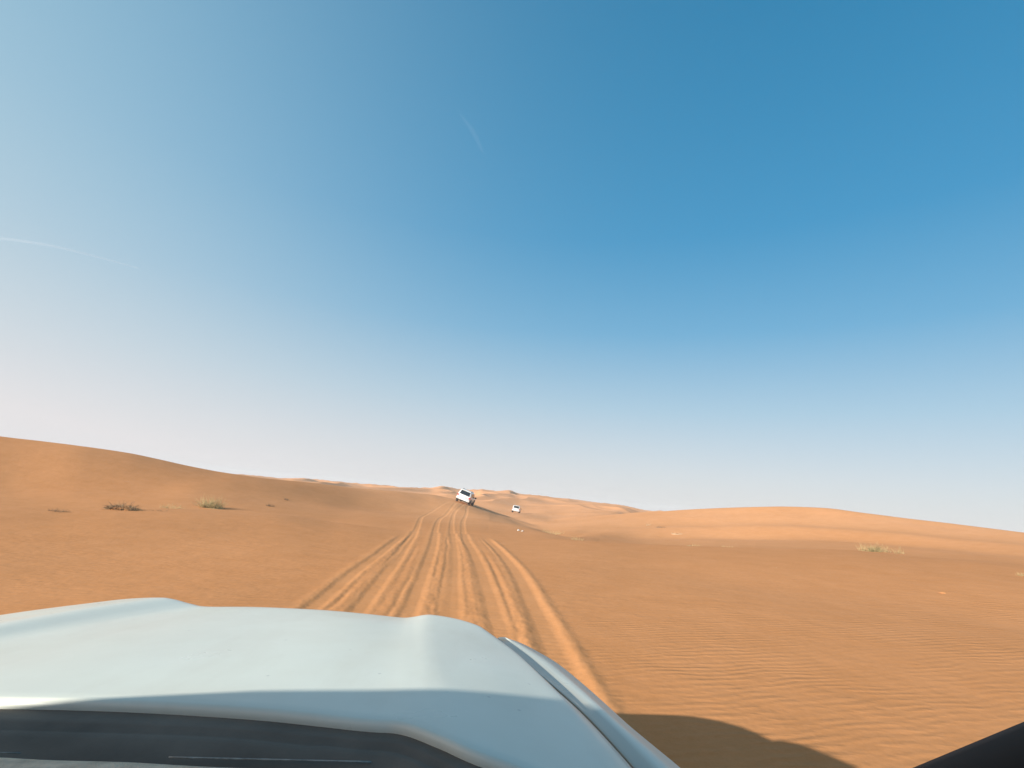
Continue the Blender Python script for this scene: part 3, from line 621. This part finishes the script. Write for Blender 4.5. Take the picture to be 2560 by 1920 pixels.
# roof, doors, rear: the shell that throws the shadow
def lp(name, rings, m, caps=True):
    bm = bmesh.new(); bm_loft(bm, [[(p[0], p[1], p[2] + ZO) for p in r] for r in rings], caps); return obj(name, bm, m, own)
HY, HZ = -.29, .425
rings = []
for y, z, h in ((HY, HZ + .0, .745), (HY - .05, HZ + .015, .75), (HY - .3, HZ + .04, .755), (HY - 1.2, HZ + .07, .75), (HY - 2.4, HZ + .03, .73), (HY - 2.7, HZ - .05, .70)):
    rings.append([(XC + a, y, b) for a, b in [(h * math.cos(D2R(q)), z - .07 + .085 * max(0, math.sin(D2R(q))) ** .22) for q in range(0, 181, 12)]] + [(XC - h, y, z - .10), (XC + h, y, z - .10)])
lp('roof', rings, M_white)
for s in (1, -1):
    q = []
    for y, h in ((.52, .93), (.3, .955), (-.8, .97), (-2.0, .965), (-3.1, .92)):
        q.append([(XC + s * (h - a), y, b) for a, b in ((.05, -.30), (.01, -.36), (0, -.55), (.01, -.85), (.05, -1.08), (.12, -1.08), (.12, -.30))])
    door = lp('side_panel', q, M_white)
    front = [(XC + s * .745, HY - .02, HZ - .03), (XC + s * .90, .10, -.30)] if s > 0 else [(-1.375, HY - .02, HZ - .03), (-1.44, .0, .18), (-1.515, .39, -.13), (-1.59, .87, -.46)]
    qd = front + [(XC + s * .91, -3.0, -.33), (XC + s * .745, HY - 2.5, HZ - .05)]
    bm = bmesh.new(); a = [bm.verts.new((p[0], p[1], p[2] + ZO)) for p in qd]; b = [bm.verts.new((p[0] - s * .006, p[1], p[2] + ZO)) for p in qd]
    bm.faces.new(a); bm.faces.new(b[::-1]); nq = len(qd)
    for k in range(nq): bm.faces.new((a[k], a[(k + 1) % nq], b[(k + 1) % nq], b[k]))
    obj('side_window', bm, M_glass, own, smooth=False)
    for y in (1.02, -1.85):
        ty = obj('wheel', wheel_bm(XC + s * .80, y, .395), M_tyre, own); obj('rim', wheel_bm(XC + s * .80, y, .395, part='rim'), M_rim, ty)
bm = bmesh.new(); bm_box(bm, (XC - .86, -3.15, ZO - 1.05), (XC + .86, -3.0, ZO - .30), .04); bm_box(bm, (XC - .72, -3.04, ZO - .302), (XC + .72, -2.96, ZO + .36), .02); obj('tailgate', bm, M_white, own)
bm = bmesh.new(); bm_box(bm, (XC - .80, -2.95, ZO - 1.10), (XC + .80, .55, ZO - 1.0), .02); obj('floor_pan', bm, M_dark, own)
bm = bmesh.new(); rings = []
for z, dy, w in ((-1.10, -.10, .86), (-1.0, .0, .90), (-.85, .05, .92), (-.70, .04, .90), (-.61, .0, .86), (-.57, -.05, .80), (-.555, -.14, .70)):
    rings.append([(XC + w * math.sin(D2R(q)) * (abs(math.sin(D2R(q))) ** -.35 if abs(math.sin(D2R(q))) > .02 else 1), 1.78 + dy + .80 * math.cos(D2R(q)) ** .8, ZO + z) for q in range(-88, 89, 8)] + [(XC + w, 1.62, ZO + z), (XC - w, 1.62, ZO + z)])
bm_loft(bm, rings); obj('front_bumper', bm, M_white, own)  # unseen nose, drawn far forward to throw the shadow on the sand
bm = bmesh.new(); bm_box(bm, (XC - .80, .60, ZO - .95), (XC + .70, 1.30, ZO - .62), .03); obj('engine_bay', bm, M_dark, own)
bm = bmesh.new(); bm_box(bm, (XC - .82, .05, ZO - .75), (XC + .82, .50, ZO - .42), .05, 3); obj('dashboard', bm, M_dark, own)
# windscreen glass, passing just under the lens that is pressed against it
M_pane = bpy.data.materials.new('clear_windscreen'); M_pane.use_nodes = True; t_ = M_pane.node_tree
for q in list(t_.nodes): t_.nodes.remove(q)
o_ = t_.nodes.new('ShaderNodeOutputMaterial'); tr = t_.nodes.new('ShaderNodeBsdfTransparent'); gl = t_.nodes.new('ShaderNodeBsdfGlossy'); gl.inputs['Roughness'].default_value = .02
fr = t_.nodes.new('ShaderNodeFresnel'); fr.inputs['IOR'].default_value = 1.5; mx = t_.nodes.new('ShaderNodeMixShader'); tr.inputs['Color'].default_value = (.86, .91, .90, 1)
t_.links.new(fr.outputs[0], mx.inputs[0]); t_.links.new(tr.outputs[0], mx.inputs[1]); t_.links.new(gl.outputs[0], mx.inputs[2]); t_.links.new(mx.outputs[0], o_.inputs['Surface'])
nx_, ny_ = 24, 10; V = []
for j in range(ny_):
    v = j / (ny_ - 1); y = .66 - v * (.66 - HY); z = -.40 + v * (HZ - .06 + .40); 
    z = np.interp(y, [HY, -.02, .02, .66], [HZ - .05, -.055, -.075, -.42])
    for i in range(nx_):
        u_ = -1 + 2 * i / (nx_ - 1); V.append((XC + u_ * (.88 - .17 * v), y - .05 * u_ * u_, z - .03 * u_ * u_ + ZO))
link('windscreen', mesh_np('windscreen', V, grid_faces(ny_, nx_)), M_pane, own)

# ---------------------------------------------------------------- dry plants and litter on the sand
def gz_at(x, y): return float(ground_z(x, y)[0])
def blade_mat(name, a, b):
    return mat(name, a, .85, build=vary(6, .3, b, detail=3))
M_straw = blade_mat('pale_straw', (.50, .37, .18), (.33, .225, .10))
M_green = blade_mat('grey_green_grass', (.36, .28, .125), (.19, .155, .07))
M_twig = blade_mat('dry_twig', (.20, .125, .065), (.10, .062, .034))
M_bleach = blade_mat('bleached_twig', (.50, .38, .24), (.34, .22, .12))
def blades(rng, n, rx, ry, h, lean=(0, 0), spread=.5, w=.008, seg=4, droop=.3, hmin=.35):
    """a bunch of bent, tapering stalks with thickness"""
    bm = bmesh.new()
    bm_loft(bm, [[(rx * f * math.cos(2 * math.pi * i / 12), ry * f * math.sin(2 * math.pi * i / 12), z) for i in range(12)] for f, z in ((.9, -.06), (1.08, -.03), (.9, -.008))])   # root crown just under the sand
    for _ in range(n):
        a = rng.uniform(0, 2 * math.pi); q = math.sqrt(rng.random())
        p = Vector((rx * q * math.cos(a), ry * q * math.sin(a), -.03)); hh = h * rng.uniform(hmin, 1) * (1 - .35 * q)
        d = Vector((lean[0] + spread * rng.gauss(0, .6) + .4 * spread * math.cos(a) * q, lean[1] + spread * rng.gauss(0, .6) + .4 * spread * math.sin(a) * q, 1)).normalized()
        pts = [p]; L = (hh + .03) / seg
        for k in range(seg):
            pts.append(pts[-1] + d * L); d = (d + Vector((rng.gauss(0, .12), rng.gauss(0, .12), -droop * rng.random() * .6))).normalized()
        bm_tube(bm, pts, [w * (1 - .8 * k / seg) for k in range(seg + 1)], 3)
    return bm
def plant(name, label, cat, x, y, parts, group=None):
    t = thing(name, label, cat, (x, y, gz_at(x, y)), group)
    for nm, bm, m in parts: obj(nm, bm, m, t)
    return t
rg = random.Random(4)
GP = 'dry plants growing on the dunes'
def mound(rx, ry, h, rng):
    bm = bmesh.new(); rings = []
    for k, (f, z) in enumerate(((1.25, -.06), (1.0, .15), (.7, .62), (.35, .95), (.05, 1.0))):
        rings.append([(rx * f * math.cos(a) * (1 + .15 * math.sin(3 * a + k)), ry * f * math.sin(a) * (1 + .15 * math.cos(2 * a)), h * z) for a in [2 * math.pi * i / 20 for i in range(20)]])
    bm_loft(bm, rings); return bm
# on the left: crest of the near dune
plant('dry_scrub', 'low brown twiggy scrub leftmost on the crest before the left dune', 'scrub', -14.78, 17.94, [('twigs', blades(rg, 70, .30, .16, .20, (.1, 0), 1.3, .007, 4, .6), M_twig)], GP)
plant('dead_bush', 'broad dark dead bush half buried in sand on the left crest', 'bush', -14.05, 19.9, [
    ('sand_mound', mound(.42, .30, .12, rg), SAND), ('twigs', blades(rg, 420, .50, .26, .50, (.25, 0), 1.6, .011, 5, .9), M_twig), ('stalks', blades(rg, 130, .62, .3, .36, (.1, 0), 1.5, .008, 5, .7), M_straw)], GP)
plant('dry_scrub', 'thin flattened stalks just right of the dark dead bush', 'scrub', -12.95, 20.4, [('twigs', blades(rg, 60, .45, .16, .16, (.3, 0), 2.0, .007, 4, .7), M_twig)], GP)
plant('grass_tuft', 'sparse pale grass between the dead bush and the green tuft', 'grass tuft', -17.9, 29.0, [('blades', blades(rg, 110, .62, .25, .45, (.1, 0), .8, .006), M_straw)], GP)
plant('grass_tuft', 'bushy green and straw tuft throwing a shadow on the left crest', 'grass tuft', -17.0, 31.2, [
    ('blades', blades(rg, 230, .55, .36, .85, (.15, 0), .8, .010, droop=.2, hmin=.2), M_green), ('stalks', blades(rg, 150, .75, .4, 1.15, (-.12, 0), .8, .008, droop=.2, hmin=.15), M_straw), ('stems', blades(rg, 130, .3, .25, .35, (.3, 0), .8, .014), M_twig)], GP)
plant('dry_scrub', 'small dark shrublet at the foot of the slope left of the tracks', 'scrub', -15.85, 36.5, [('twigs', blades(rg, 60, .22, .18, .34, (0, 0), 1.3, .010), M_twig)], GP)
plant('dry_scrub', 'tiny dark sprig on the slope behind the small shrublet', 'scrub', -17.2, 42.3, [('twigs', blades(rg, 22, .14, .12, .36, (0, 0), .8, .012), M_twig)], GP)
# on the right
plant('grass_tuft', 'grey green grass tuft with straw tips on the right-hand crest', 'grass tuft', 21.3, 30.0, [
    ('blades', blades(rg, 150, .34, .26, .55, (.15, 0), .7, .010, hmin=.2), M_green), ('stalks', blades(rg, 210, .95, .32, .70, (-.12, 0), .6, .007, hmin=.15), M_straw)], GP)
plant('grass_tuft', 'thin pale straw wisps at the right end of the right-hand crest tuft', 'grass tuft', 22.1, 29.2, [('blades', blades(rg, 40, .28, .12, .52, (-.1, 0), .35, .007), M_straw)], GP)
plant('dead_branch', 'upright bleached branch on the bright face of the right dune', 'branch', 15.2, 54.2, [('twigs', blades(rg, 12, .22, .12, .6, (.1, 0), .9, .016), M_bleach)], GP)
plant('dead_branch', 'brown dead branch in the middle of the bright right dune face', 'branch', 15.6, 51.3, [('twigs', blades(rg, 26, .42, .15, .42, (.1, 0), 1.6, .014), M_twig)], GP)
plant('dead_branch', 'lowest of the bleached branches lying on the right dune face', 'branch', 15.9, 47.1, [('twigs', blades(rg, 46, .62, .2, .36, (.2, 0), 1.8, .014), M_bleach)], GP)
for (x, y, n, h), lab in zip(((3.9, 43.4, 26, .55), (4.5, 43.3, 34, .5), (5.1, 44.0, 18, .45), (4.35, 29.8, 30, .33), (8.0, 21.7, 18, .13), (13.4, 31.1, 18, .2)),
        ('straw grass nearest the white litter, in the hollow right of the tracks', 'middle clump of straw grass in the hollow below the small car', 'rightmost clump of straw grass in the hollow below the small car',
         'lone straw clump on the crest between the hollow and the right dune', 'tiny straw wisp left on the crest line below the right dune', 'small straw wisp on the crest line below the right dune')):
    plant('grass_tuft', lab, 'grass tuft', x, y, [('blades', blades(rg, n, .34, .2, h, (0, 0), .5, .009), M_straw)], GP)
plant('dead_twig', 'small dark lump of buried twig with a sand tail on the right', 'twig', 9.03, 10.84, [('twigs', blades(rg, 26, .075, .03, .04, (.5, 0), 2.2, .006, 3, .7), M_twig), ('sand_mound', mound(.07, .04, .022, rg), SAND)], GP)
for (x, y), lab in zip(((6.9, 13.85), (7.3, 14.05), (8.05, 12.8), (8.62, 13.25)), ('bleached twig lying flat nearest the tracks on the right slope', 'short twig beside the bleached one on the right slope', 'pale twig fragments nearer the camera on the right slope', 'rightmost pale twig of the scatter on the right slope')):
    plant('dead_twig', lab, 'twig', x, y, [('twigs', blades(rg, 9, .10, .04, .05, (.4, 0), 2.6, .005, 3, .5), M_bleach)], GP)
plant('dry_scrub', 'dry grass clump at the right edge of the picture', 'scrub', 13.35, 13.5, [('twigs', blades(rg, 46, .16, .12, .16, (0, 0), 1.0, .005), M_straw)], GP)
plant('dark_bush', 'far green bush left of the tracks below the skyline', 'bush', -41.5, 118.0, [('leaves', blades(rg, 260, 1.3, .8, 1.5, (0, 0), .9, .05), M_green)], GP)
# litter: two crumpled white plastic scraps in the hollow
M_bag = mat('white_plastic', (.62, .56, .48), .45, build=vary(12, .08))
def bag(seed, w, h):
    r = random.Random(seed); bm = bmesh.new(); bmesh.ops.create_icosphere(bm, subdivisions=3, radius=1)
    for v in bm.verts:
        n = noise2(np.array([v.co.x * 2.1 + seed]), np.array([v.co.y * 2.1 + v.co.z * 1.7]))[0]
        v.co *= 1 + .45 * n; v.co = Vector((v.co.x * w, v.co.y * w * .5, max(-.02, v.co.z * h + h * .4 * math.cos(v.co.x * 2.5))))
    return bm
for x, y, w, h, lab, sd_ in ((1.27, 35.3, .15, .055, 'larger white scrap of litter lying in the hollow right of the tracks', 3), (1.50, 34.7, .12, .04, 'smaller white scrap of litter at the right of the larger one', 8)):
    o = obj('plastic_scrap', bag(sd_, w, h), M_bag); o.location = (x, y, gz_at(x, y)); o.rotation_euler.z = .5 * sd_
    tag(o, lab, 'litter', 'white litter')

# ---------------------------------------------------------------- vapour trails high in the sky
def trail_mat(name, op):
    m = bpy.data.materials.new(name); m.use_nodes = True; t = m.node_tree
    for q in list(t.nodes): t.nodes.remove(q)
    o_ = t.nodes.new('ShaderNodeOutputMaterial'); tr = t.nodes.new('ShaderNodeBsdfTransparent'); df = t.nodes.new('ShaderNodeBsdfDiffuse'); df.inputs['Color'].default_value = (.95, .95, .95, 1)
    tl = t.nodes.new('ShaderNodeBsdfTranslucent'); tl.inputs['Color'].default_value = (.95, .95, .95, 1); ad = t.nodes.new('ShaderNodeMixShader')
    t.links.new(df.outputs[0], ad.inputs[1]); t.links.new(tl.outputs[0], ad.inputs[2])
    lw = t.nodes.new('ShaderNodeLayerWeight'); lw.inputs['Blend'].default_value = .3
    co = t.nodes.new('ShaderNodeTexCoord'); nz = t.nodes.new('ShaderNodeTexNoise'); nz.inputs['Scale'].default_value = .004; t.links.new(co.outputs['Object'], nz.inputs['Vector'])
    iv = t.nodes.new('ShaderNodeMath'); iv.operation = 'SUBTRACT'; iv.inputs[0].default_value = 1; t.links.new(lw.outputs['Facing'], iv.inputs[1])
    pw = t.nodes.new('ShaderNodeMath'); pw.operation = 'POWER'; t.links.new(iv.outputs[0], pw.inputs[0]); pw.inputs[1].default_value = 1.5
    m1 = t.nodes.new('ShaderNodeMath'); m1.operation = 'MULTIPLY'; t.links.new(pw.outputs[0], m1.inputs[0]); t.links.new(nz.outputs['Fac'], m1.inputs[1])
    m2 = t.nodes.new('ShaderNodeMath'); m2.operation = 'MULTIPLY'; t.links.new(m1.outputs[0], m2.inputs[0]); m2.inputs[1].default_value = op
    mx = t.nodes.new('ShaderNodeMixShader'); t.links.new(m2.outputs[0], mx.inputs[0]); t.links.new(tr.outputs[0], mx.inputs[1]); t.links.new(ad.outputs[0], mx.inputs[2]); t.links.new(mx.outputs[0], o_.inputs['Surface'])
    return m
def trail(pts, rads, m, label):
    bm = bmesh.new(); P = cr_spline(pts, 30); R = np.interp(np.linspace(0, 1, 30), np.linspace(0, 1, len(rads)), rads)
    bm_tube(bm, [Vector(p) for p in P], list(R), 16)
    tag(obj('vapour_trail', bm, m), label, 'vapour trail', 'vapour trails')
trail([(-19971, 16057, 7000), (-17405, 15912, 7000), (-16094, 16094, 7000), (-15027, 16624, 7000), (-13883, 17478, 7000)], [75, 62, 48, 36, 14], trail_mat("vapour", .19), "thin white vapour trail slanting down in the pale sky at the left")
trail([(-1418, 8379, 7000), (-1214, 8786, 7000), (-1024, 9420, 7000)], [14, 60, 20], trail_mat("faint_vapour", .035), "very faint short vapour streak in the deep blue sky, upper middle")
# ---------------------------------------------------------------- desert haze: a shallow layer of dusty air
bm = bmesh.new(); bm_box(bm, (-1600, -1600, -10), (1600, 1600, 16))
M_haze = bpy.data.materials.new('dusty_air'); M_haze.use_nodes = True; t_ = M_haze.node_tree
for q in list(t_.nodes): t_.nodes.remove(q)
o_ = t_.nodes.new('ShaderNodeOutputMaterial'); pv = t_.nodes.new('ShaderNodeVolumePrincipled')
pv.inputs['Color'].default_value = (1, .975, .955, 1); pv.inputs['Density'].default_value = .0005; pv.inputs['Anisotropy'].default_value = 0
t_.links.new(pv.outputs[0], o_.inputs['Volume'])
hz_o = obj('haze', bm, M_haze, smooth=False); hz_o['kind'] = 'stuff'
